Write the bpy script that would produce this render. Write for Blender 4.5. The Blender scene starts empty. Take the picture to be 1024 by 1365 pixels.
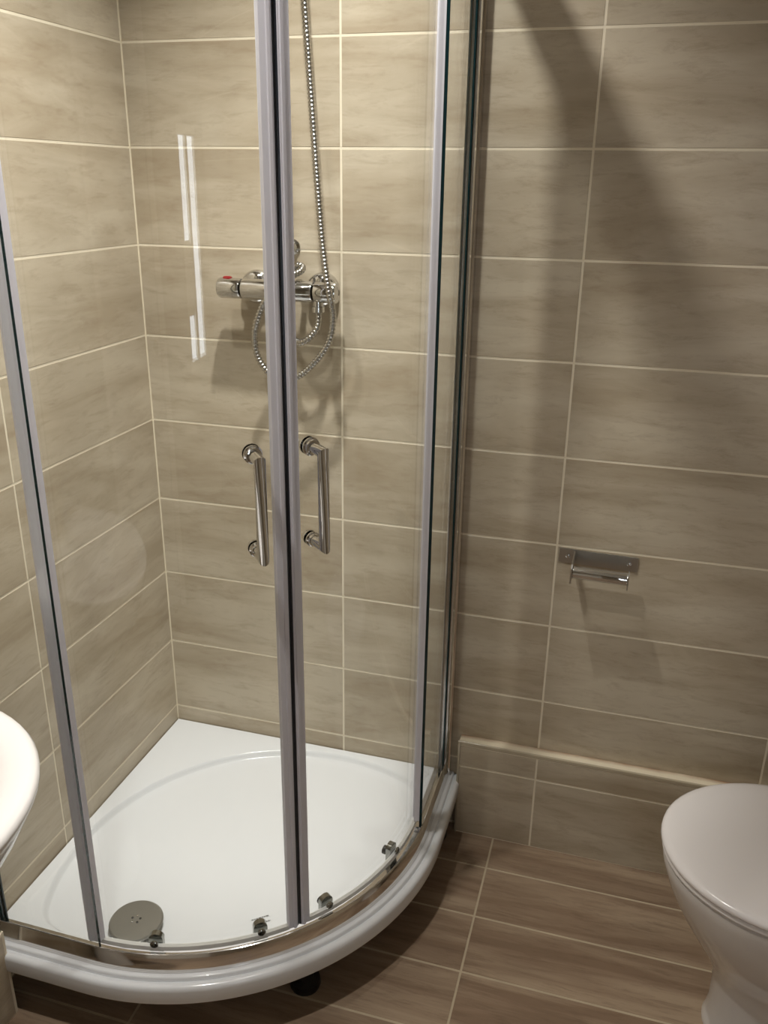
import bpy, bmesh, math, random
from mathutils import Matrix, Vector
random.seed(7)
scene = bpy.context.scene
COL = scene.collection
PI = math.pi

# ---------------------------------------------------------------- camera
F_PX = 1151.6
cam_d = bpy.data.cameras.new('camera'); cam = bpy.data.objects.new('camera', cam_d); COL.objects.link(cam)
cam_d.sensor_fit = 'VERTICAL'; cam_d.sensor_height = 36.0; cam_d.lens = 36.0 * F_PX / 1365.0
cam_d.clip_start = 0.02
cam.matrix_world = (Matrix.Translation((1.0870, -1.7798, 1.5420)) @ Matrix.Rotation(0.2779, 4, 'Z')
                    @ Matrix.Rotation(1.2052, 4, 'X') @ Matrix.Rotation(0.0138, 4, 'Z'))
scene.camera = cam

# ---------------------------------------------------------------- world, exposure
w = bpy.data.worlds.new('world'); scene.world = w; w.use_nodes = True
w.node_tree.nodes['Background'].inputs[0].default_value = (0.75, 0.85, 1.0, 1)
w.node_tree.nodes['Background'].inputs[1].default_value = 0.3
scene.view_settings.view_transform = 'Standard'; scene.view_settings.look = 'None'
scene.view_settings.gamma = 1.0; scene.view_settings.use_curve_mapping = False
scene.view_settings.exposure = -0.10

# ceiling downlights: (x, y, watts, beam in degrees)
LAMPS = [(0.53, -0.45, 10.5, 110.0), (0.28, -0.74, 3.2, 96.0), (0.42, -1.06, 6.2, 112.0)]
WARM = (1.0, 0.96, 0.90)

# room extents (metres; corner of the shower at the origin, floor at z = 0)
RX, RY, RZ = 1.95, 2.40, 2.403
ZT = 0.159            # tray deck

# ---------------------------------------------------------------- materials
def mat(name):
    m = bpy.data.materials.new(name); m.use_nodes = True
    nt = m.node_tree; return m, nt, nt.nodes['Principled BSDF']
def lin(r, g, b):
    f = lambda c: (c / 255 / 12.92) if c / 255 <= 0.04045 else ((c / 255 + 0.055) / 1.055) ** 2.4
    return (f(r), f(g), f(b), 1)
def plain(name, col, rough=0.4, metal=0.0, spec=0.5, noise=0.0, nscale=8.0, coat=0.0, bump=0.0):
    m, nt, b = mat(name)
    b.inputs['Base Color'].default_value = col; b.inputs['Roughness'].default_value = rough
    b.inputs['Metallic'].default_value = metal; b.inputs['Specular IOR Level'].default_value = spec
    b.inputs['Coat Weight'].default_value = coat
    tc = nt.nodes.new('ShaderNodeTexCoord'); n = nt.nodes.new('ShaderNodeTexNoise')
    n.inputs['Scale'].default_value = nscale; n.inputs['Detail'].default_value = 4
    nt.links.new(tc.outputs['Object'], n.inputs['Vector'])
    if noise > 0:
        mx = nt.nodes.new('ShaderNodeMix'); mx.data_type = 'RGBA'
        mx.inputs['A'].default_value = col; mx.inputs['B'].default_value = tuple(c * (1 - noise) for c in col[:3]) + (1,)
        nt.links.new(n.outputs['Fac'], mx.inputs['Factor']); nt.links.new(mx.outputs['Result'], b.inputs['Base Color'])
    if bump > 0:
        bp = nt.nodes.new('ShaderNodeBump'); bp.inputs['Strength'].default_value = bump; bp.inputs['Distance'].default_value = 0.001
        nt.links.new(n.outputs['Fac'], bp.inputs['Height']); nt.links.new(bp.outputs['Normal'], b.inputs['Normal'])
    return m

def streak_tile(name, cA, cB, cC, scl, rough, fleck, hue=0.10, bump=0.15):
    """stone / wood effect ceramic: streaks run along the tile's local x; each tile gets its own patch of the pattern"""
    m, nt, b = mat(name); N = nt.nodes; L = nt.links
    tc = N.new('ShaderNodeTexCoord'); oi = N.new('ShaderNodeObjectInfo')
    mul = N.new('ShaderNodeMath'); mul.operation = 'MULTIPLY'; mul.inputs[1].default_value = 57.0
    L.new(oi.outputs['Random'], mul.inputs[0])
    cmb = N.new('ShaderNodeCombineXYZ'); L.new(mul.outputs[0], cmb.inputs[0]); L.new(mul.outputs[0], cmb.inputs[1]); L.new(mul.outputs[0], cmb.inputs[2])
    add = N.new('ShaderNodeVectorMath'); add.operation = 'ADD'
    L.new(tc.outputs['Object'], add.inputs[0]); L.new(cmb.outputs[0], add.inputs[1])
    def noise(s, sc, det, rgh, dist=0.0):
        mp = N.new('ShaderNodeMapping'); mp.inputs['Scale'].default_value = s
        L.new(add.outputs[0], mp.inputs['Vector'])
        n = N.new('ShaderNodeTexNoise'); n.inputs['Scale'].default_value = sc; n.inputs['Detail'].default_value = det
        n.inputs['Roughness'].default_value = rgh; n.inputs['Distortion'].default_value = dist
        L.new(mp.outputs[0], n.inputs['Vector']); return n
    n1 = noise(scl, 1.0, 5, 0.6, 0.6); n2 = noise((scl[0] * 6, scl[1] * 5, scl[2] * 5), 1.0, 9, 0.75, 0.4); n3 = noise((1, 1, 1), 6.0, 3, 0.5)
    r1 = N.new('ShaderNodeValToRGB'); r1.color_ramp.elements[0].position = 0.36; r1.color_ramp.elements[1].position = 0.62
    r1.color_ramp.elements[0].color = cA; r1.color_ramp.elements[1].color = cB
    L.new(n1.outputs['Fac'], r1.inputs[0])
    r2 = N.new('ShaderNodeValToRGB'); r2.color_ramp.elements[0].position = 0.50; r2.color_ramp.elements[1].position = 0.74
    r2.color_ramp.elements[0].color = (0, 0, 0, 1); r2.color_ramp.elements[1].color = (fleck, fleck, fleck, 1)
    L.new(n2.outputs['Fac'], r2.inputs[0])
    mx = N.new('ShaderNodeMix'); mx.data_type = 'RGBA'; L.new(r2.outputs[0], mx.inputs['Factor'])
    L.new(r1.outputs[0], mx.inputs['A']); mx.inputs['B'].default_value = cC
    # slow variation from tile to tile
    hv = N.new('ShaderNodeHueSaturation')
    mr = N.new('ShaderNodeMapRange'); mr.inputs['To Min'].default_value = 1 - hue; mr.inputs['To Max'].default_value = 1 + hue
    L.new(n3.outputs['Fac'], mr.inputs['Value']); L.new(mr.outputs[0], hv.inputs['Value']); L.new(mx.outputs['Result'], hv.inputs['Color'])
    L.new(hv.outputs[0], b.inputs['Base Color'])
    b.inputs['Roughness'].default_value = rough; b.inputs['Specular IOR Level'].default_value = 0.35
    bp = N.new('ShaderNodeBump'); bp.inputs['Strength'].default_value = bump; bp.inputs['Distance'].default_value = 0.0006
    L.new(n2.outputs['Fac'], bp.inputs['Height']); L.new(bp.outputs[0], b.inputs['Normal'])
    return m

M_TILE = streak_tile('beige_stone_tile', lin(174, 160, 138), lin(198, 187, 167), lin(148, 129, 106), (2.2, 2.2, 11.0), 0.38, 0.55, 0.10)
M_FLOOR = streak_tile('brown_wood_tile', lin(128, 106, 87), lin(162, 142, 120), lin(98, 77, 61), (1.6, 16.0, 3.0), 0.40, 0.6, 0.16)
M_GROUT = plain('cream_grout', lin(240, 230, 208), 0.85, noise=0.16, nscale=14, bump=0.3)
M_FGROUT = plain('floor_grout', lin(196, 180, 154), 0.9, noise=0.3, nscale=20, bump=0.3)
M_CEIL = plain('white_ceiling', lin(238, 236, 230), 0.8, noise=0.04)
M_CERAMIC = plain('white_ceramic', lin(224, 221, 219), 0.07, noise=0.02, coat=0.3)
M_LID = plain('lid_plastic', lin(243, 239, 239), 0.16, noise=0.02)
M_TRAY = plain('tray_acrylic', lin(224, 226, 229), 0.14, noise=0.03, nscale=5)
M_CHROME = plain('chrome', (0.66, 0.66, 0.66, 1), 0.05, 1.0, noise=0.05)
M_RAIL = plain('rail_polished_metal', (0.72, 0.70, 0.68, 1), 0.10, 1.0, noise=0.05)
M_DCHROME = plain('dark_chrome', (0.36, 0.36, 0.34, 1), 0.10, 1.0, noise=0.1)
M_HOSE = plain('hose_metal', (0.55, 0.54, 0.52, 1), 0.20, 1.0, noise=0.1)
M_STEEL = plain('brushed_steel', (0.50, 0.49, 0.47, 1), 0.28, 1.0, noise=0.12, nscale=40)
M_WASTE = plain('waste_cover_metal', (0.34, 0.335, 0.31, 1), 0.30, 0.65, noise=0.1)
M_SEAL = plain('grey_seal_plastic', lin(246, 244, 252), 0.30, noise=0.05)
def translucent(m, col, fac):
    nt = m.node_tree; b = nt.nodes['Principled BSDF']; out = [n for n in nt.nodes if n.type == 'OUTPUT_MATERIAL'][0]
    t = nt.nodes.new('ShaderNodeBsdfTranslucent'); t.inputs[0].default_value = col
    mx = nt.nodes.new('ShaderNodeMixShader'); mx.inputs[0].default_value = fac
    nt.links.new(b.outputs[0], mx.inputs[1]); nt.links.new(t.outputs[0], mx.inputs[2]); nt.links.new(mx.outputs[0], out.inputs['Surface'])
translucent(M_SEAL, lin(245, 245, 252), 0.42)
M_WSEAL = plain('white_seal_plastic', lin(232, 232, 230), 0.3, noise=0.04)
M_MAGNET = plain('dark_magnet_strip', lin(40, 44, 54), 0.35, noise=0.1)
M_BLACK = plain('black_plastic', lin(20, 19, 19), 0.4, noise=0.2)
M_RED = plain('red_button', lin(140, 22, 30), 0.3, noise=0.1)
M_PRINT = plain('grey_print', lin(110, 110, 110), 0.6, noise=0.1)
M_TRIMCAP = plain('clear_trim', lin(186, 174, 152), 0.12, 0.0, noise=0.1)
M_DOORW = plain('white_gloss_paint', lin(232, 230, 224), 0.35, noise=0.03)
M_GEDGE = plain('glass_edge_green', lin(20, 46, 50), 0.08, noise=0.2)

def glass_mat():
    m, nt, b = mat('shower_glass'); N = nt.nodes; L = nt.links; N.remove(b)
    out = [n for n in N if n.type == 'OUTPUT_MATERIAL'][0]
    lw = N.new('ShaderNodeLayerWeight'); lw.inputs['Blend'].default_value = 0.5
    p = N.new('ShaderNodeMath'); p.operation = 'POWER'; p.inputs[1].default_value = 5.0; L.new(lw.outputs['Facing'], p.inputs[0])
    ma = N.new('ShaderNodeMath'); ma.operation = 'MULTIPLY_ADD'; ma.inputs[1].default_value = 0.90; ma.inputs[2].default_value = 0.04
    L.new(p.outputs[0], ma.inputs[0])
    t = N.new('ShaderNodeBsdfTransparent'); t.inputs[0].default_value = (0.975, 0.988, 0.982, 1)
    g = N.new('ShaderNodeBsdfGlossy'); g.inputs['Roughness'].default_value = 0.0
    mx = N.new('ShaderNodeMixShader'); L.new(ma.outputs[0], mx.inputs[0]); L.new(t.outputs[0], mx.inputs[1]); L.new(g.outputs[0], mx.inputs[2])
    L.new(mx.outputs[0], out.inputs['Surface']); return m
M_GLASS = glass_mat()

def emit(name, col, s):
    m, nt, b = mat(name)
    b.inputs['Base Color'].default_value = (0.8, 0.8, 0.8, 1)
    b.inputs['Emission Color'].default_value = col + (1,); b.inputs['Emission Strength'].default_value = s
    return m
M_LENS = emit('downlight_lens', WARM, 8.0)
M_DAY = emit('frosted_daylight', (0.84, 0.91, 1.0), 6.5)

def ledge_top_mat():
    m, nt, b = mat('stained_ledge_sealant'); N = nt.nodes; L = nt.links
    tc = N.new('ShaderNodeTexCoord'); sp = N.new('ShaderNodeSeparateXYZ'); L.new(tc.outputs['Object'], sp.inputs[0])
    n = N.new('ShaderNodeTexNoise'); n.inputs['Scale'].default_value = 9; n.inputs['Detail'].default_value = 5; L.new(tc.outputs['Object'], n.inputs['Vector'])
    # mould stain: along the wall joint (local y near 0), patchy
    mr = N.new('ShaderNodeMapRange'); mr.inputs['From Min'].default_value = -0.020; mr.inputs['From Max'].default_value = 0.0
    L.new(sp.outputs['Y'], mr.inputs['Value'])
    mu = N.new('ShaderNodeMath'); mu.operation = 'MULTIPLY'; L.new(mr.outputs[0], mu.inputs[0]); L.new(n.outputs['Fac'], mu.inputs[1])
    r = N.new('ShaderNodeValToRGB'); e = r.color_ramp.elements
    e[0].position = 0.12; e[0].color = lin(228, 217, 194); e[1].position = 0.62; e[1].color = lin(138, 88, 46)
    L.new(mu.outputs[0], r.inputs[0]); L.new(r.outputs[0], b.inputs['Base Color']); b.inputs['Roughness'].default_value = 0.6
    return m
M_LEDGETOP = ledge_top_mat()

# ---------------------------------------------------------------- helpers
def obj(name, me, parent=None, loc=None, rot=None):
    o = bpy.data.objects.new(name, me); COL.objects.link(o)
    if parent: o.parent = parent
    if loc is not None: o.location = loc
    if rot is not None: o.rotation_euler = rot
    return o
def thing(name, label, cat, loc=(0, 0, 0), rot=(0, 0, 0), group=None):
    o = obj(name, None, None, loc, rot); o.empty_display_size = 0.05
    return tag(o, label, cat, group)
def tag(o, label, cat, group=None):
    o['label'] = label; o['category'] = cat
    if group: o['group'] = group
    return o
def structure(o, label=None):
    o['kind'] = 'structure'
    if label: o['label'] = label
    return o
def from_bm(name, bm, m, smooth=None, fix=True):
    if fix: bmesh.ops.recalc_face_normals(bm, faces=bm.faces)
    me = bpy.data.meshes.new(name); bm.to_mesh(me); bm.free()
    for x in (m if isinstance(m, (list, tuple)) else [m]): me.materials.append(x)
    if smooth is not None:
        for p in me.polygons: p.use_smooth = True
        me.set_sharp_from_angle(angle=math.radians(smooth))
    return me
def add_box(bm, a, b, bevel=0.0, seg=2):
    x0, y0, z0 = a; x1, y1, z1 = b
    vs = [bm.verts.new(p) for p in ((x0,y0,z0),(x1,y0,z0),(x1,y1,z0),(x0,y1,z0),(x0,y0,z1),(x1,y0,z1),(x1,y1,z1),(x0,y1,z1))]
    fs = [bm.faces.new([vs[i] for i in f]) for f in ((0,3,2,1),(4,5,6,7),(0,1,5,4),(1,2,6,5),(2,3,7,6),(3,0,4,7))]
    if bevel > 0:
        es = list({e for f in fs for e in f.edges})
        bmesh.ops.bevel(bm, geom=es, offset=bevel, segments=seg, profile=0.5, affect='EDGES')
def box(name, a, b, m, parent=None, bevel=0.0, smooth=None):
    bm = bmesh.new(); add_box(bm, a, b, bevel); return obj(name, from_bm(name, bm, m, smooth), parent)
def loft(bm, rings, cap0=True, cap1=True, closed=True):
    V = [[bm.verts.new(p) for p in r] for r in rings]; n = len(rings[0])
    for a, b in zip(V, V[1:]):
        for i in range(n if closed else n - 1):
            j = (i + 1) % n; bm.faces.new((a[i], a[j], b[j], b[i]))
    if cap0: bm.faces.new(V[0][::-1])
    if cap1: bm.faces.new(V[-1])
    return V
def lathe(bm, prof, axis_o, axis, seg=32):
    """prof: list of (radius, distance along the axis)"""
    ax = Vector(axis).normalized(); u = ax.orthogonal().normalized(); v = ax.cross(u); o = Vector(axis_o)
    loft(bm, [[o + ax * h + (u * math.cos(2*PI*i/seg) + v * math.sin(2*PI*i/seg)) * r for i in range(seg)] for r, h in prof])
def lathe_obj(name, prof, o, axis, m, parent=None, seg=32, smooth=35):
    bm = bmesh.new(); lathe(bm, prof, o, axis, seg); return obj(name, from_bm(name, bm, m, smooth), parent)
def tube(bm, pts, rad, seg=16, caps=True):
    """round tube with mitred corners; rad is a number or one per point"""
    P = [Vector(p) for p in pts]; n = len(P)
    T = [(P[min(i+1, n-1)] - P[max(i-1, 0)]).normalized() for i in range(n)]
    D = [(P[i+1] - P[i]).normalized() for i in range(n-1)]
    u = T[0].orthogonal().normalized(); rings = []
    for i in range(n):
        t = T[i]; d = D[i-1] if i > 0 else D[0]
        base = D[0] if i == 0 else D[i-1]
        if i < n - 1 and i > 0: t = (D[i-1] + D[i]).normalized()
        r = rad[i] if isinstance(rad, (list, tuple)) else rad
        u = (u - base * u.dot(base)).normalized(); v = base.cross(u)
        ring = []
        for k in range(seg):
            q = (u * math.cos(2*PI*k/seg) + v * math.sin(2*PI*k/seg)) * r
            q = q - base * (q.dot(t) / max(base.dot(t), 0.3))      # slide along the tube into the mitre plane
            ring.append(P[i] + q)
        rings.append(ring)
    loft(bm, rings, caps, caps)
def tube_obj(name, pts, rad, m, parent=None, seg=16, smooth=40):
    bm = bmesh.new(); tube(bm, pts, rad, seg); return obj(name, from_bm(name, bm, m, smooth), parent)
def spline(pts, n=12):
    P = [Vector(p) for p in pts]; out = []
    for i in range(len(P) - 1):
        p0 = P[max(i-1, 0)]; p1 = P[i]; p2 = P[i+1]; p3 = P[min(i+2, len(P)-1)]
        for k in range(n):
            t = k / n
            out.append(0.5 * ((2*p1) + (p2-p0)*t + (2*p0-5*p1+4*p2-p3)*t*t + (3*p1-p0-3*p2+p3)*t**3))
    out.append(P[-1]); return out
def resample(pts, step):
    out = [pts[0]]; acc = 0.0
    for a, b in zip(pts, pts[1:]):
        L = (b - a).length; d = step - acc
        while d <= L: out.append(a.lerp(b, d / L)); d += step
        acc = L - (d - step)
    return out
def prism(bm, poly, z0, z1):
    loft(bm, [[(x, y, z0) for x, y in poly], [(x, y, z1) for x, y in poly]])
def prism_obj(name, poly, z0, z1, m, parent=None, smooth=None):
    bm = bmesh.new(); prism(bm, poly, z0, z1); return obj(name, from_bm(name, bm, m, smooth), parent)

# tile pieces: local x along the length, local z up, front face towards local -y at y = 0
_tiles = {}
def tile_mesh(lx, lz, m, ch=0.0005, depth=0.008):
    k = (round(lx, 4), round(lz, 4), m.name)
    if k not in _tiles:
        bm = bmesh.new()
        r = lambda i, y: [(-lx/2+i, y, -lz/2+i), (lx/2-i, y, -lz/2+i), (lx/2-i, y, lz/2-i), (-lx/2+i, y, lz/2-i)]
        loft(bm, [r(0, depth), r(0, ch), r(ch, 0)], True, True)
        _tiles[k] = from_bm('tile', bm, m)
    return _tiles[k]
GAP = 0.0046
def tile_field(parent, xs, zs, place, rotz, m=M_TILE, name='wall_tile', skip=None, rotx=0.0):
    for i in range(len(xs) - 1):
        for j in range(len(zs) - 1):
            a, b, c, d = xs[i] + GAP/2, xs[i+1] - GAP/2, zs[j] + GAP/2, zs[j+1] - GAP/2
            if b - a < 0.01 or d - c < 0.01: continue
            if skip and skip((a+b)/2, (c+d)/2): continue
            x, y, z = place((a+b)/2, (c+d)/2)
            # each tile is set a hair proud or shy of its neighbours
            o = obj(name, tile_mesh(b - a, d - c, m), parent, (x, y, z), (rotx, 0, rotz))

# ---------------------------------------------------------------- room shell
G = 0.0006   # grout recess
zs = [0.003 + 0.2 * k for k in range(13)]
wb = structure(box('wall_back', (-0.12, G, -0.06), (RX + 0.12, 0.12, RZ + 0.06), M_GROUT), 'beige stone-effect tiled wall behind the shower and toilet roll holder')
tile_field(wb, [0.0, 0.479, 0.9745, 1.470, RX], zs, lambda a, z: (a, 0.0, z), 0.0)
wl = structure(box('wall_left', (-0.12, -RY - 0.12, -0.06), (-G, G, RZ + 0.06), M_GROUT), 'beige stone-effect tiled wall on the left of the shower')
tile_field(wl, [-RY, -2.004, -1.503, -1.002, -0.501, 0.0], zs, lambda a, z: (0.0, a, z), PI/2)
wr = structure(box('wall_right', (RX + G, -RY - 0.12, -0.06), (RX + 0.12, G, RZ + 0.06), M_GROUT), 'tiled wall behind the toilet')
tile_field(wr, [0.0, 0.4, 0.9, 1.4, 1.9, RY], zs, lambda a, z: (RX, -a, z), -PI/2)
# wall behind the camera: doorway (0.30..1.08) and a frosted window (1.47..1.85)
WX0, WX1, WZ0, WZ1 = 1.50, 1.84, 0.86, 1.72
bm = bmesh.new()
for a, b in (((-0.12, 0.0), (0.30, RZ + .06)), ((1.08, 0.0), (WX0, RZ + .06)), ((WX1, 0.0), (RX + .12, RZ + .06)),
             ((0.30, 2.02), (1.08, RZ + .06)), ((WX0, 0.0), (WX1, WZ0)), ((WX0, WZ1), (WX1, RZ + .06))):
    add_box(bm, (a[0], -RY - 0.12, a[1]), (b[0], -RY, b[1]))
structure(obj('wall_front', from_bm('wall_front', bm, plain('painted_plaster', lin(165, 155, 138), 0.7, noise=0.05))), 'painted wall behind the camera')
d1 = structure(box('door_1', (0.34, -RY - 0.07, 0.005), (1.04, -RY - 0.03, 1.98), M_DOORW, bevel=0.002), 'white panelled bathroom door')
for z0, z1 in ((0.15, 0.90), (1.05, 1.85)):
    for x0 in (0.44, 0.72): box('door_panel', (x0, -RY - 0.031, z0), (x0 + 0.22, -RY - 0.024, z1), M_DOORW, d1, 0.004)
lathe_obj('door_handle', [(0.024, 0), (0.024, 0.006), (0.009, 0.008), (0.009, 0.04), (0.018, 0.045), (0.022, 0.06), (0.012, 0.07)], (0.97, -RY - 0.03, 1.0), (0, 1, 0), M_CHROME, d1)
bm = bmesh.new()
add_box(bm, (0.26, -RY - 0.10, 0), (0.335, -RY + 0.012, 2.05)); add_box(bm, (1.045, -RY - 0.10, 0), (1.12, -RY + 0.012, 2.05)); add_box(bm, (0.335, -RY - 0.10, 1.985), (1.045, -RY + 0.012, 2.05))
structure(obj('trim_3', from_bm('trim_3', bm, M_DOORW)), 'white door frame')
win = structure(box('window_1', (WX0, -RY - 0.085, WZ0), (WX1, -RY - 0.075, WZ1), M_DAY), 'frosted bathroom window lit by daylight')
bm = bmesh.new()
add_box(bm, (WX0, -RY - 0.075, WZ0), (WX0 + 0.035, -RY - 0.02, WZ1)); add_box(bm, (WX1 - 0.035, -RY - 0.075, WZ0), (WX1, -RY - 0.02, WZ1))
add_box(bm, (WX0 + 0.035, -RY - 0.075, WZ0), (WX1 - 0.035, -RY - 0.02, WZ0 + 0.035)); add_box(bm, (WX0 + 0.035, -RY - 0.075, WZ1 - 0.035), (WX1 - 0.035, -RY - 0.02, WZ1))
add_box(bm, (1.645, -RY - 0.075, WZ0 + 0.035), (1.680, -RY - 0.02, WZ1 - 0.035))
obj('window_frame', from_bm('window_frame', bm, M_DOORW), win)
box('reflection_mask', (WX0 + 0.035, -RY - 0.073, WZ0 + 0.20), (1.645, -RY - 0.045, 1.33), M_DOORW, win, 0.003)  # added panel: covers part of the left pane to shape its reflection in the door

fl = structure(box('floor', (-0.12, -RY - 0.12, -0.10), (RX + 0.12, 0.12, -0.0006), M_FGROUT), 'brown wood-effect tiled floor')
fy = [0.0, 0.133] + [0.133 + 0.1525 * k for k in range(1, 15)]; fy = [y for y in fy if y < RY - 0.03] + [RY]
# floor tiles lie flat: local z -> world y
for i, (xa, xb) in enumerate(((0.0, 0.285), (0.285, 0.885), (0.885, 1.485), (1.485, RX))):
    for ya, yb in zip(fy, fy[1:]):
        lx, ly = xb - xa - GAP, yb - ya - GAP
        k = ('f', round(lx, 4), round(ly, 4))
        if k not in _tiles:
            bm = bmesh.new(); c = 0.0006
            r = lambda i, z: [(-lx/2+i, -ly/2+i, z), (lx/2-i, -ly/2+i, z), (lx/2-i, ly/2-i, z), (-lx/2+i, ly/2-i, z)]
            loft(bm, [r(0, -0.008), r(0, -c), r(c, 0)]); _tiles[k] = from_bm('floor_tile', bm, M_FLOOR)
        obj('floor_tile', _tiles[k], fl, ((xa+xb)/2, -(ya+yb)/2, 0.0))
structure(box('ceiling', (-0.12, -RY - 0.12, RZ), (RX + 0.12, 0.12, RZ + 0.1), M_CEIL), 'white ceiling')

# boxed-in pipe ledge along the back wall, right of the tray
LX0, LD, LZ = 0.785, 0.030, 0.272
t1 = structure(box('trim_1', (LX0 + 0.003, -LD + G, 0.0), (RX, 0.0, LZ - 0.004), M_GROUT), 'low tiled pipe boxing along the foot of the back wall')
tile_field(t1, [LX0 + 0.002, 0.9755, 1.470, RX], [0.0, 0.2015, LZ - 0.010], lambda a, z: (a, -LD, z), 0.0)
bm = bmesh.new(); add_box(bm, (LX0 + 0.001, -LD + 0.002, LZ - 0.006), (RX, 0.0, LZ), 0.0012)
obj('ledge_top', from_bm('ledge_top', bm, M_LEDGETOP), t1)['label'] = 'cream sealant top with orange-brown stains at the wall'
bm = bmesh.new()
q = [(-LD + 0.0030 - 0.0035 * math.sin(a), LZ - 0.0031 + 0.0035 * math.cos(a)) for a in [k * PI / 12 for k in range(7)]] + [(-LD - 0.0005, LZ - 0.010), (-LD + 0.003, LZ - 0.010)]
loft(bm, [[(LX0 - 0.001, y, z) for y, z in q], [(RX, y, z) for y, z in q]])
obj('edge_trim', from_bm('edge_trim', bm, M_TRIMCAP, 40), t1)
bm = bmesh.new()
q = [(LX0 + 0.0045 - 0.0065 * math.cos(a), -LD + 0.0045 - 0.0065 * math.sin(a)) for a in [k * PI / 12 for k in range(7)]] + [(LX0 + 0.004, -LD + 0.004)]
prism(bm, q, 0.0, LZ - 0.004); obj('edge_trim', from_bm('edge_trim', bm, M_TRIMCAP, 40), t1)

# boxed-in pipe ledge along the left wall, in front of the tray
BD, BY, BZ = 0.064, -0.783, 0.208
t2 = structure(box('trim_2', (0.0, -RY, 0.0), (BD - G, BY - G, BZ - 0.004), M_GROUT), 'low tiled pipe boxing along the left wall under the basin')
tile_field(t2, [-RY, -2.004, -1.503, -1.002, BY - 0.003], [0.0, BZ - 0.006], lambda a, z: (BD, a, z), PI/2)
obj('wall_tile', tile_mesh(BD - 0.006, BZ - 0.012, M_TILE), t2, (BD/2, BY, BZ/2 - 0.002), (0, 0, PI))
for a, b in ((-RY, -1.9), (-1.9, -1.4), (-1.4, -0.91), (-0.91, BY - 0.003)):
    bm = bmesh.new(); add_box(bm, (0.002, a + 0.002, BZ - 0.007), (BD - 0.004, b - 0.002, BZ), 0.001); obj('wall_tile', from_bm('ledge_tile', bm, M_TILE), t2)
bm = bmesh.new(); prism(bm, [(BD - 0.005, BY), (BD + 0.0005, BY), (BD + 0.0005, BY - 0.005), (BD - 0.002, BY - 0.002)], 0, BZ); obj('edge_trim', from_bm('edge_trim', bm, M_GROUT), t2)

# ---------------------------------------------------------------- shower tray (quadrant, 790 mm, radius 560)
CQ = 0.23
def quad_path(S, n=48, x_end=0.0):
    r = S - CQ; pts = [(x_end, -S)] + [(x_end + (CQ - x_end) * k / 4, -S) for k in range(1, 4)]
    pts += [(CQ + r * math.cos(a), -CQ + r * math.sin(a)) for a in [-PI/2 + PI/2 * k / n for k in range(n + 1)]]
    pts += [(S, -CQ + (CQ - x_end) * k / 4) for k in range(1, 5)]
    return pts
def sweep(prof, n=48, x_end=0.0):
    """closed section [(S, z)...] swept along the quadrant"""
    bm = bmesh.new(); paths = [quad_path(S, n, x_end) for S, z in prof]; K = len(paths[0])
    loft(bm, [[(paths[i][k][0], paths[i][k][1], prof[i][1]) for i in range(len(prof))] for k in range(K)]); return bm
tray = thing('shower_tray', 'white acrylic quadrant shower tray raised on feet in the tiled corner', 'shower tray', (0, 0, 0))
bm = bmesh.new()
e = 0.0025
def outline(S):
    p = [(max(x, e), min(y, -e)) for x, y in quad_path(S)]
    back = [(S - (S - e) * k / 24, -e) for k in range(1, 25)] + [(e, -e - (S - e) * k / 24) for k in range(1, 24)]
    return p + back
def bowl(base, cx, rr, Sin, rin):
    """bowl outline seen from its middle: a circle clipped by the quadrant parallel to the rail"""
    o = Vector((0.40, -0.40)); out = []
    for x, y in base:
        d = (Vector((x, y)) - o).normalized(); lo, hi = 0.0, 0.9
        for _ in range(28):
            mid = (lo + hi) / 2; p = o + d * mid
            u, v = p.x - (Sin - rin), -p.y - (Sin - rin)
            dq = (math.hypot(max(u, 0), max(v, 0)) + min(max(u, v), 0)) - rin
            dc = (p - Vector((cx, -cx))).length - rr
            k = 0.05; h = max(k - abs(dq - dc), 0) / k
            if max(dq, dc) + h * h * k * 0.25 < 0: lo = mid
            else: hi = mid
        out.append(o + d * lo)
    return out
base = outline(0.79)
rings = [[(x, y, ZT + dz) for x, y in outline(S)] for S, dz in (
    (0.770, -0.047), (0.786, -0.047), (0.7895, -0.0455), (0.7908, -0.041), (0.7912, -0.016), (0.7900, -0.0105), (0.7870, -0.0072), (0.7825, -0.0058),
    (0.7775, -0.0062), (0.7755, -0.0085), (0.7738, -0.0085), (0.7725, -0.003), (0.7712, -0.0005), (0.7690, 0.0), (0.722, 0.0))]
for rr, si, dz in ((0.4625, 0.7165, 0.0), (0.4605, 0.7145, -0.0008), (0.4565, 0.7105, -0.0065), (0.4525, 0.7065, -0.0120), (0.4500, 0.7040, -0.0134), (0.440, 0.694, -0.0145),
                   (0.405, 0.655, -0.0170), (0.36, 0.60, -0.0195), (0.28, 0.53, -0.0210), (0.15, 0.47, -0.0215)):
    rings.append([(p.x, p.y, ZT + dz) for p in bowl(base, 0.482 if rr > 0.2 else 0.44, rr, si, si - CQ)])
loft(bm, rings, True, True)
obj('tray_body', from_bm('tray_body', bm, M_TRAY, 50), tray)
for x, y in ((0.585, -0.560), (0.12, -0.62), (0.74, -0.06), (0.13, -0.13)):
    lathe_obj('tray_foot', [(0.030, 0.0), (0.032, 0.006), (0.030, 0.018), (0.018, 0.024), (0.016, 0.07), (0.026, 0.078), (0.026, ZT - 0.047)], (x, y, 0.0), (0, 0, 1), M_BLACK, tray, 20)
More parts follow.
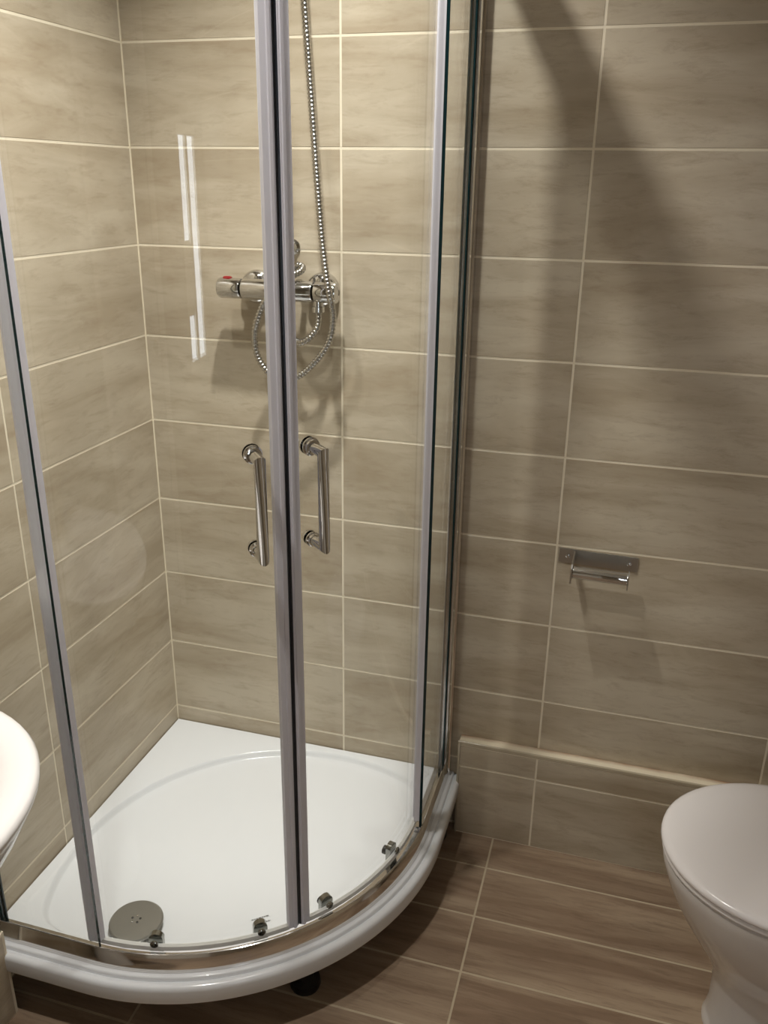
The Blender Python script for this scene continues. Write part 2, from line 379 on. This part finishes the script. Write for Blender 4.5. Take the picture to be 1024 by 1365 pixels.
# faint maker's print inside the bowl: two unreadable grey lines
pr = [(0.474, -0.566, 0.036, 0.0022), (0.482, -0.577, 0.036, 0.0030)]
bm = bmesh.new(); a = math.radians(38)
for x, y, L_, h in pr:
    s = 0.0
    while s < L_:
        wl_ = random.choice((0.003, 0.004, 0.0055)); c, sn = math.cos(a), math.sin(a)
        P = [(s, -h/2), (min(s + wl_, L_), -h/2), (min(s + wl_, L_), h/2), (s, h/2)]
        vs = [bm.verts.new((x + c*u - sn*v, y + sn*u + c*v, ZT - 0.0160)) for u, v in P]; bm.faces.new(vs); s += wl_ + 0.0012
obj('printed_mark', from_bm('printed_mark', bm, M_PRINT), tray)

wst = thing('waste_cover', 'round grey metal waste cover with five small holes in the tray', 'drain cover', (0.262, -0.648, ZT - 0.012))
lathe_obj('cover_disc', [(0.030, 0.0), (0.034, 0.006), (0.046, 0.008), (0.0525, 0.0095), (0.0530, 0.0115), (0.0500, 0.0140), (0.030, 0.0155), (0.002, 0.016)], (0, 0, 0), (0, 0, 1), M_WASTE, wst, 56, 30)
for k in range(5):
    a = 2*PI*k/5 + 0.5
    lathe_obj('hole', [(0.0022, 0.0150), (0.0024, 0.0168), (0.0014, 0.0174)], (0.0085*math.cos(a), 0.0085*math.sin(a), 0), (0, 0, 1), M_CHROME if k % 2 else M_BLACK, wst, 10)

# ---------------------------------------------------------------- shower enclosure
ZR = ZT + 0.036; ZTOP = 2.06
enc = thing('shower_enclosure', 'curved chrome framed glass shower enclosure with two sliding doors on the tray', 'shower enclosure', (0, 0, ZT))
def part(name, bm, m, parent, smooth=None):
    o = obj(name, from_bm(name, bm, m, smooth), parent); 
    if parent is enc: o.location = (0, 0, -ZT)
    return o
part('bottom_rail', sweep([(0.7625, ZT + 0.0004), (0.7625, ZT + 0.004), (0.7550, ZR - 0.0015), (0.7540, ZR), (0.7522, ZR + 0.0006), (0.7505, ZR - 0.001), (0.7505, ZT + 0.012), (0.7245, ZT + 0.010), (0.7235, ZT + 0.0004)], x_end=0.004), M_RAIL, enc, 25)
part('top_rail', sweep([(0.760, ZTOP - 0.038), (0.760, ZTOP), (0.722, ZTOP), (0.722, ZTOP - 0.038)], x_end=0.004), M_RAIL, enc, 25)
def fixed_pane(poly, edge_i):
    bm = bmesh.new(); loft(bm, [[(x, y, ZR - 0.015) for x, y in poly], [(x, y, ZTOP - 0.03) for x, y in poly]])
    bmesh.ops.recalc_face_normals(bm, faces=bm.faces)
    for f in bm.faces:
        if f.calc_area() < 0.03 and abs(f.normal.z) < 0.5: f.material_index = 1
    return bm
GT = 0.006
# right fixed pane (plane x = 0.745) and left fixed pane (plane y = -0.745)
part('fixed_pane', fixed_pane([(0.742, -0.012), (0.742 + GT, -0.012), (0.742 + GT, -0.247), (0.742, -0.247)], 0), [M_GLASS, M_GEDGE], enc)
part('fixed_pane', fixed_pane([(0.012, -0.742), (0.247, -0.742), (0.247, -0.742 - GT), (0.012, -0.742 - GT)], 0), [M_GLASS, M_GEDGE], enc)
for sw in (0, 1):
    f = (lambda x, y: (x, y)) if sw == 0 else (lambda x, y: (-y, -x))
    # wall profile: outer channel and a narrower adjusting channel
    q = [(0.734, -0.0005), (0.764, -0.0005), (0.764, -0.020), (0.760, -0.022), (0.757, -0.034), (0.740, -0.034), (0.738, -0.022), (0.734, -0.020)]
    bm = bmesh.new(); prism(bm, [f(*p) for p in q], ZT + 0.001, ZTOP); part('wall_profile', bm, M_RAIL, enc)
    q = [(0.7385, -0.236), (0.7420, -0.236), (0.7420, -0.2475), (0.7385, -0.2475), (0.7305, -0.250), (0.7305, -0.2465)]
    bm = bmesh.new(); prism(bm, [f(*p) for p in q], ZR + 0.002, ZTOP - 0.04); part('pane_seal', bm, M_SEAL, enc)
    q = [(0.7482, -0.0338), (0.7530, -0.0338), (0.7515, -0.0385), (0.7482, -0.0385)]  # dark teal strips stand in for reflection lines on the chrome profile
    bm = bmesh.new(); prism(bm, [f(*p) for p in q], ZT + 0.012, ZTOP - 0.04); part('dark_reflection_strip', bm, M_GEDGE, enc)
    q = [(0.7370, -0.0338), (0.7418, -0.0338), (0.7418, -0.0385), (0.7385, -0.0385)]  # matching strip on the inner side, reflection put in as dark colour
    bm = bmesh.new(); prism(bm, [f(*p) for p in q], ZT + 0.012, ZTOP - 0.04); part('dark_reflection_strip', bm, M_GEDGE, enc)
    # screws that pin the pane in its profile
    for z in (0.62, 1.15, 1.68):
        bm = bmesh.new(); p = f(0.7336, -0.012); a = f(-1, 0)
        lathe(bm, [(0.0045, 0.0), (0.0045, 0.0015), (0.002, 0.0028)], (p[0], p[1], z), (a[0], a[1], 0), 12); part('screw', bm, M_CHROME, enc, 40)

RD = 0.4965   # inner radius of the door glass
def pol(r, deg): return (CQ + r * math.cos(math.radians(deg)), -CQ + r * math.sin(math.radians(deg)))
def make_door(label, a0, a1, a_seal, a_handle, rollers):
    """a sliding door is a part of the enclosure; its pieces are sub-parts"""
    side = 1 if a_seal > a0 + 1 else -1        # +1: the meeting edge is at a1
    mid = pol(RD, (a0 + a1) / 2)
    d = obj('sliding_door', None, enc, (mid[0], mid[1], ZR - ZT)); d.empty_display_size = 0.05; d['label'] = label
    off = Vector((-mid[0], -mid[1], -ZR))
    def dp(name, bm, m, smooth=None):
        o = obj(name, from_bm(name, bm, m, smooth), d); o.location = off; return o
    n = 40; ang = [a0 + (a1 - a0) * k / n for k in range(n + 1)]
    z0, z1 = ZR - 0.012, ZTOP - 0.03
    bm = bmesh.new(); rings = []
    for a in ang:
        i, o_ = pol(RD, a), pol(RD + GT, a); rings.append([(i[0], i[1], z0), (o_[0], o_[1], z0), (o_[0], o_[1], z1), (i[0], i[1], z1)])
    loft(bm, rings)
    bmesh.ops.recalc_face_normals(bm, faces=bm.faces)
    for f in bm.faces:
        f.normal_update()
        if abs(f.normal.z) < 0.5 and f.calc_area() < 0.012: f.material_index = 1
    dp('glass_pane', bm, [M_GLASS, M_GEDGE], 30)
    # section helper: t = metres along the arc from angle a, n = metres outwards from the inner glass face
    def sect(a, pts):
        c = pol(RD, a); ca, sa = math.cos(math.radians(a)), math.sin(math.radians(a))
        return [(c[0] + ca * nn - sa * t, c[1] + sa * nn + ca * t) for t, nn in pts]
    s = side
    # meeting-edge seal, ridged, with a dark magnet strip at its lip
    pts = [(-0.0215*s, -0.004), (-0.0215*s, 0.009), (-0.0125*s, 0.0095), (-0.0118*s, 0.0125), (-0.0075*s, 0.0130), (-0.0065*s, 0.0105), (-0.0040*s, 0.0105), (-0.0040*s, -0.006)]
    bm = bmesh.new(); prism(bm, sect(a_seal, pts), z0 + 0.004, z1); dp('edge_seal', bm, M_SEAL)
    bm = bmesh.new(); prism(bm, sect(a_seal, [(-0.0040*s, -0.006), (-0.0040*s, 0.0085), (-0.0006*s, 0.0075), (-0.0006*s, -0.006)]), z0 + 0.004, z1)
    dp('magnet_strip', bm, M_MAGNET)
    # trailing-edge seal
    at = a0 if s > 0 else a1
    pts = [(-0.004*s, -0.004), (-0.004*s, 0.0095), (0.003*s, 0.0125), (0.0125*s, 0.0085), (0.0125*s, -0.003)]
    bm = bmesh.new(); prism(bm, sect(at, pts), z0 + 0.004, z1); dp('trailing_seal', bm, M_SEAL)
    bs = [(RD - 0.001, z0), (RD + GT + 0.001, z0), (RD + GT + 0.001, ZR - 0.002), (RD - 0.001, ZR - 0.002)]
    bm = bmesh.new(); loft(bm, [[pol(r, a) + (z,) for r, z in bs] for a in [a0 + (a1 - a0) * (0.02 + 0.96 * k / 30) for k in range(31)]]); dp('bottom_seal', bm, M_WSEAL, 30)
    # D handle: mitred round bar on two collared posts
    hz0, hz1 = 0.992, 1.150; rg = RD + GT + 0.040
    pts = [pol(RD + GT + 0.004, a_handle) + (hz1,), pol(rg, a_handle) + (hz1,), pol(rg, a_handle) + (hz0,), pol(RD + GT + 0.004, a_handle) + (hz0,)]
    bm = bmesh.new(); tube(bm, pts, 0.0092, 24)
    ax = (math.cos(math.radians(a_handle)), math.sin(math.radians(a_handle)), 0)
    for z, r in ((hz1, 0.0150), (hz0, 0.0125)):
        for rr0, sg in ((RD + GT, 1), (RD, -1)):
            c = pol(rr0, a_handle)
            lathe(bm, [(r, 0.0002), (r, 0.003), (r * 0.84, 0.0055), (r * 0.82, 0.010), (r * 0.60, 0.011)], (c[0], c[1], z), tuple(v * sg for v in ax), 28)
    dp('handle', bm, M_CHROME, 35)
    # bottom rollers: arched chrome housing inside, clamp disc outside, dark wheel
    for a in rollers:
        ca, sa = math.cos(math.radians(a)), math.sin(math.radians(a)); c = pol(RD - 0.003, a)
        t = Vector((-sa, ca, 0)); nrm = Vector((ca, sa, 0)); C0 = Vector((c[0], c[1], 0.196))
        arch = [(-0.0135, -0.024), (0.0135, -0.024)] + [(0.0135 * math.cos(k * PI / 12), 0.004 + 0.0135 * math.sin(k * PI / 12)) for k in range(13)]
        bm = bmesh.new(); loft(bm, [[C0 + t * u + Vector((0, 0, v)) - nrm * 0.010 for u, v in arch], [C0 + t * u + Vector((0, 0, v)) + nrm * 0.001 for u, v in arch]])
        c2 = Vector(pol(RD + GT, a) + (0.199,))
        lathe(bm, [(0.0078, 0.0002), (0.0078, 0.003), (0.0060, 0.0045), (0.0035, 0.0046), (0.003, 0.003)], c2, nrm, 24)
        nf = len(bm.faces)
        lathe(bm, [(0.0095, 0.0), (0.0095, 0.006), (0.004, 0.0065)], C0 + Vector((0, 0, -0.008)) - nrm * 0.022, nrm, 20)
        bm.faces.ensure_lookup_table()
        for f in bm.faces[nf:]: f.material_index = 1
        dp('roller', bm, [M_DCHROME, M_BLACK], 30)
    return d
make_door('left curved sliding glass door with chrome D handle', -91.2, -46.4, -45.0, -51.0, (-76.5, -53.6))
make_door('right curved sliding glass door with chrome D handle', -43.6, 1.2, -45.0, -40.0, (-37.3, -14.0))

# ---------------------------------------------------------------- shower valve, hose, riser
vz, vy = 1.326, -0.060
val = thing('shower_valve', 'chrome thermostatic bar shower valve with red button on the back wall', 'shower valve', (0.365, 0.0, vz))
lathe_obj('valve_body', [(0.014, -0.086), (0.0205, -0.084), (0.0215, -0.080), (0.0215, 0.070), (0.0205, 0.073), (0.014, 0.075)], (0, vy, 0), (1, 0, 0), M_CHROME, val, 40)
lathe_obj('temperature_knob', [(0.014, 0.0), (0.0200, 0.001), (0.0208, 0.004), (0.0215, 0.047), (0.0195, 0.0515), (0.004, 0.053)], (-0.088, vy, 0), (-1, 0, 0), M_CHROME, val, 40)
lathe_obj('flow_knob', [(0.014, 0.0), (0.0200, 0.001), (0.0208, 0.004), (0.0215, 0.043), (0.0195, 0.0475), (0.012, 0.0490), (0.010, 0.0475), (0.004, 0.0475)], (0.077, vy, 0), (1, 0, 0), M_CHROME, val, 40)
bm = bmesh.new(); add_box(bm, (-0.130, vy - 0.007, 0.016), (-0.111, vy + 0.007, 0.0245), 0.0038); obj('safety_button', from_bm('safety_button', bm, M_RED, 40), val)['label'] = 'red safety button'
for x in (-0.075, 0.075):
    lathe_obj('wall_flange', [(0.0350, 0.0), (0.0355, 0.010), (0.0345, 0.018), (0.0310, 0.024), (0.0240, 0.028), (0.0185, 0.029), (0.0185, 0.046), (0.016, 0.049)], (x, 0.0, 0.0), (0, -1, 0), M_CHROME, val, 36)
lathe_obj('hose_outlet', [(0.011, 0.015), (0.011, 0.028), (0.0135, 0.029), (0.0135, 0.040), (0.0100, 0.042)], (0.083, vy, 0), (0, 0, -1), M_CHROME, val, 24)

hp = [(0.448, -0.060, 1.290), (0.449, -0.062, 1.268), (0.443, -0.066, 1.246), (0.418, -0.066, 1.224), (0.392, -0.052, 1.222), (0.368, -0.034, 1.245), (0.362, -0.026, 1.29),
      (0.366, -0.022, 1.335), (0.385, -0.020, 1.372), (0.402, -0.028, 1.372), (0.404, -0.050, 1.364), (0.385, -0.083, 1.352), (0.356, -0.092, 1.325),
      (0.330, -0.090, 1.285), (0.313, -0.086, 1.232), (0.322, -0.084, 1.180), (0.360, -0.082, 1.143), (0.405, -0.080, 1.150), (0.446, -0.080, 1.184), (0.479, -0.082, 1.230),
      (0.490, -0.087, 1.284), (0.482, -0.092, 1.338), (0.465, -0.078, 1.430), (0.446, -0.060, 1.597), (0.432, -0.045, 1.730), (0.424, -0.045, 1.850), (0.422, -0.06, 1.96), (0.428, -0.10, 2.03)]
cl = resample(spline(hp, 20), 0.0019)
rad = [0.0066 + 0.0010 * math.cos(2 * PI * (i % 4) / 4) for i in range(len(cl))]
bm = bmesh.new(); tube(bm, cl, rad, 12)
tag(obj('shower_hose', from_bm('shower_hose', bm, M_HOSE, 60)), 'ribbed metal shower hose looped under the bar valve', 'hose')

rr = thing('riser_rail', 'slim chrome shower riser rail on the back wall behind the door edge', 'shower rail', (0.372, 0.0, 1.40))
tube_obj('rail', [(0, -0.045, -0.005), (0, -0.045, 0.62)], 0.009, M_CHROME, rr, 20)
for z in (0.01, 0.60):
    lathe_obj('bracket', [(0.016, 0.0), (0.016, 0.004), (0.011, 0.010), (0.010, 0.030), (0.013, 0.036), (0.013, 0.054), (0.008, 0.058)], (0, 0, z), (0, -1, 0), M_CHROME, rr, 24)
hs = thing('shower_handset', 'chrome shower handset held at the top of the riser rail', 'shower head', (0.428, -0.10, 2.04))
tube_obj('holder', [(-0.036, 0.055, 0.0), (-0.012, 0.03, 0.0), (0.0, 0.0, 0.0)], 0.012, M_CHROME, hs, 16)
tube_obj('handle', [(0, 0.01, -0.03), (0, 0.0, 0.03), (0, -0.02, 0.10), (0, -0.05, 0.16)], [0.009, 0.012, 0.012, 0.010], M_CHROME, hs, 16)
lathe_obj('spray_head', [(0.012, 0.02), (0.035, 0.01), (0.045, 0.0), (0.045, -0.012), (0.040, -0.016)], (0, -0.055, 0.17), (0, 0.45, 0.9), M_CHROME, hs, 32)

# ---------------------------------------------------------------- toilet roll holder
th = thing('toilet_roll_holder', 'empty steel toilet roll holder screwed to the tiled back wall', 'toilet roll holder', (1.064, 0.0, 0.781), (0, math.radians(1.0), 0))
bm = bmesh.new(); add_box(bm, (-0.084, -0.0035, -0.0165), (0.084, -0.0002, 0.0165), 0.0008); obj('back_plate', from_bm('back_plate', bm, M_STEEL), th)
for x in (-0.064, 0.066): lathe_obj('screw', [(0.0048, 0.003), (0.0048, 0.0048), (0.0025, 0.0062)], (x, 0, 0.0), (0, -1, 0), M_CHROME, th, 14)
def sheet(x, poly, t=0.0022):
    bm = bmesh.new(); loft(bm, [[(x, y, z) for y, z in poly], [(x + t, y, z) for y, z in poly]]); return bm
arm = [(-0.003, 0.014), (-0.003, -0.0155), (-0.040, -0.034), (-0.058, -0.040), (-0.062, -0.036), (-0.062, -0.004), (-0.056, 0.004)]
obj('side_arm', from_bm('side_arm', sheet(-0.0525, arm, 0.0035), M_STEEL), th)
arm2 = [(-0.044, 0.002), (-0.044, -0.034), (-0.060, -0.036), (-0.062, -0.030), (-0.062, -0.004), (-0.056, 0.004)]
obj('end_flange', from_bm('end_flange', sheet(0.066, arm2), M_STEEL), th)
lathe_obj('roller', [(0.006, 0.0), (0.0125, 0.0005), (0.0130, 0.003), (0.0130, 0.112), (0.0125, 0.1145), (0.006, 0.115)], (-0.0490, -0.050, -0.016), (1, 0, 0), M_CHROME, th, 36)

# ---------------------------------------------------------------- toilet (faces -x, backs on to the right wall)
TCY = -0.400
def egg(front, back, hw, z, n=64, cy=TCY, sq=2.25, mid=0.215):
    """egg outline: round nose at x = front, squarer back"""
    xm = front + mid * (back - front) / 0.43 if False else front + min(mid, (back - front) * 0.55); out = []
    for k in range(n):
        a = 2 * PI * k / n; c, s = math.cos(a), math.sin(a)
        if c < 0: x = xm + (xm - front) * c; y = cy + hw * s
        else:
            p = 2.0 / sq; x = xm + (back - xm) * abs(c) ** p; y = cy + hw * math.copysign(abs(s) ** p, s)
        out.append((x, y, z))
    return out
toi = thing('toilet', 'white ceramic toilet with closed lid facing the shower', 'toilet', (1.50, TCY, 0.0))
def tp(name, rings, m, smooth=45, parent=None):
    bm = bmesh.new(); loft(bm, rings); o = obj(name, from_bm(name, bm, m, smooth), parent or toi)
    if parent is None: o.location = (-1.50, -TCY, 0)
    return o
tp('pan', [egg(1.364, 1.78, 0.112, 0.0), egg(1.363, 1.78, 0.113, 0.012), egg(1.366, 1.78, 0.108, 0.020), egg(1.370, 1.78, 0.104, 0.06), egg(1.369, 1.78, 0.104, 0.11), egg(1.364, 1.78, 0.107, 0.140), egg(1.354, 1.78, 0.113, 0.165), egg(1.336, 1.78, 0.124, 0.195),
           egg(1.314, 1.78, 0.138, 0.230), egg(1.293, 1.78, 0.151, 0.265), egg(1.272, 1.79, 0.165, 0.305), egg(1.257, 1.80, 0.175, 0.340), egg(1.247, 1.80, 0.181, 0.370), egg(1.243, 1.80, 0.184, 0.388), egg(1.244, 1.80, 0.184, 0.396), egg(1.250, 1.80, 0.178, 0.400)], M_CERAMIC)
tp('seat', [egg(1.247, 1.665, 0.180, 0.4015), egg(1.241, 1.667, 0.187, 0.4035), egg(1.239, 1.668, 0.189, 0.409), egg(1.242, 1.666, 0.186, 0.4140), egg(1.247, 1.665, 0.181, 0.4155)], M_LID, 60)
tp('lid', [egg(1.245, 1.672, 0.183, 0.4165), egg(1.238, 1.674, 0.190, 0.4185), egg(1.2355, 1.675, 0.193, 0.4235), egg(1.2365, 1.675, 0.192, 0.4290), egg(1.241, 1.673, 0.188, 0.4330), egg(1.249, 1.668, 0.180, 0.4352), egg(1.275, 1.65, 0.156, 0.4368), egg(1.33, 1.61, 0.10, 0.4376), egg(1.40, 1.55, 0.04, 0.438)], M_LID, 60)
for y in (-0.075, 0.075):
    lathe_obj('lid_hinge', [(0.010, -0.018), (0.012, -0.016), (0.012, 0.016), (0.010, 0.018)], (0.185, y, 0.418), (0, 1, 0), M_CHROME, toi, 18)
bm = bmesh.new(); add_box(bm, (0.26, -0.185, 0.40), (0.44, 0.185, 0.76), 0.025, 4); cis = obj('cistern', from_bm('cistern', bm, M_CERAMIC, 40), toi)
bm = bmesh.new(); add_box(bm, (0.252, -0.195, 0.761), (0.446, 0.195, 0.80), 0.012, 3); obj('cistern_lid', from_bm('cistern_lid', bm, M_CERAMIC, 40), toi)
lathe_obj('flush_button', [(0.024, 0.0), (0.024, 0.004), (0.020, 0.007), (0.002, 0.008)], (0.35, 0, 0.8), (0, 0, 1), M_CHROME, toi, 28)

# ---------------------------------------------------------------- wash basin on the left wall
BX, BYC, BZR = 0.20, -1.15, 0.82
def basin_ring(rx, ry, z, back, n=64, cx=BX):
    """D outline: half ellipse towards the room, softened square towards the wall"""
    out = []
    for k in range(n):
        a = 2 * PI * k / n; c, s = math.cos(a), math.sin(a)
        if c >= 0: out.append((cx + rx * c, BYC + ry * s, z))
        else: out.append((cx - (cx - back) * abs(c) ** 0.45, BYC + ry * math.copysign(abs(s) ** 0.75, s), z))
    return out
def oval(cx, rx, ry, z, n=64): return [(cx + rx * math.cos(2*PI*k/n), BYC + ry * math.sin(2*PI*k/n), z) for k in range(n)]
bas = thing('wash_basin', 'white round-fronted ceramic wash basin on the left wall', 'basin', (0.0, BYC, 0.0))
def bp(name, rings, m, smooth=50):
    bm = bmesh.new(); loft(bm, rings); o = obj(name, from_bm(name, bm, m, smooth), bas); o.location = (0, -BYC, 0); return o
bp('bowl', [basin_ring(0.03, 0.10, 0.60, 0.002), basin_ring(0.075, 0.125, 0.615, 0.002), basin_ring(0.140, 0.170, 0.66, 0.002), basin_ring(0.195, 0.212, 0.715, 0.002), basin_ring(0.225, 0.235, 0.765, 0.002), basin_ring(0.240, 0.246, 0.795, 0.002), basin_ring(0.2465, 0.2515, 0.808, 0.002),
            basin_ring(0.2470, 0.2520, 0.815, 0.002), basin_ring(0.242, 0.248, 0.8205, 0.004), basin_ring(0.232, 0.240, 0.822, 0.012),
            oval(0.245, 0.148, 0.190, 0.818), oval(0.245, 0.140, 0.182, 0.808), oval(0.243, 0.125, 0.165, 0.765), oval(0.24, 0.09, 0.12, 0.715), oval(0.235, 0.04, 0.05, 0.695), oval(0.235, 0.018, 0.018, 0.692)], M_CERAMIC)
bp('pedestal', [[(0.02 + 0.16 * (0.5 + 0.5 * math.cos(2*PI*k/40)) * w_ + 0.05, BYC + 0.085 * w_ * math.sin(2*PI*k/40), z) for k in range(40)] for z, w_ in ((0.0, 1.15), (0.02, 1.12), (0.15, 0.92), (0.40, 0.88), (0.56, 1.0), (0.64, 1.15))], M_CERAMIC)
tube_obj('tap_spout', [(0.065, 0, 0.818), (0.065, 0, 0.90), (0.085, 0, 0.93), (0.16, 0, 0.915)], [0.021, 0.018, 0.015, 0.011], M_CHROME, bas, 20)
tube_obj('tap_lever', [(0.065, 0, 0.93), (0.062, 0, 0.962), (0.12, 0, 0.985)], [0.018, 0.016, 0.006], M_CHROME, bas, 16)
lathe_obj('basin_waste', [(0.018, 0.0), (0.018, 0.003), (0.010, 0.0045)], (0.235, 0, 0.6925), (0, 0, 1), M_CHROME, bas, 20)

# ---------------------------------------------------------------- ceiling downlights
for (x, y, wt, beam), lb in zip(LAMPS, ('recessed ceiling downlight above the middle of the shower tray', 'recessed ceiling downlight above the left rim of the tray', 'recessed ceiling downlight nearest the wash basin')):
    dl = thing('ceiling_downlight', lb, 'downlight', (x, y, RZ), group='ceiling downlights')
    bm = bmesh.new(); n = 32
    loft(bm, [[(r * math.cos(2*PI*k/n), r * math.sin(2*PI*k/n), z) for k in range(n)] for r, z in ((0.044, -0.0005), (0.044, -0.004), (0.040, -0.006), (0.033, -0.005), (0.031, -0.0005))], False, False)
    obj('bezel', from_bm('bezel', bm, M_CHROME, 40), dl)
    lathe_obj('lens', [(0.030, 0.0005), (0.030, 0.002), (0.002, 0.003)], (0, 0, 0), (0, 0, -1), M_LENS, dl, 28)
    ld = bpy.data.lights.new('downlight_lamp', 'AREA'); ld.shape = 'DISK'; ld.size = 0.055; ld.energy = wt; ld.spread = math.radians(beam); ld.color = WARM
    lo = bpy.data.objects.new('downlight_lamp', ld); COL.objects.link(lo); lo.parent = dl; lo.location = (0, 0, -0.008)
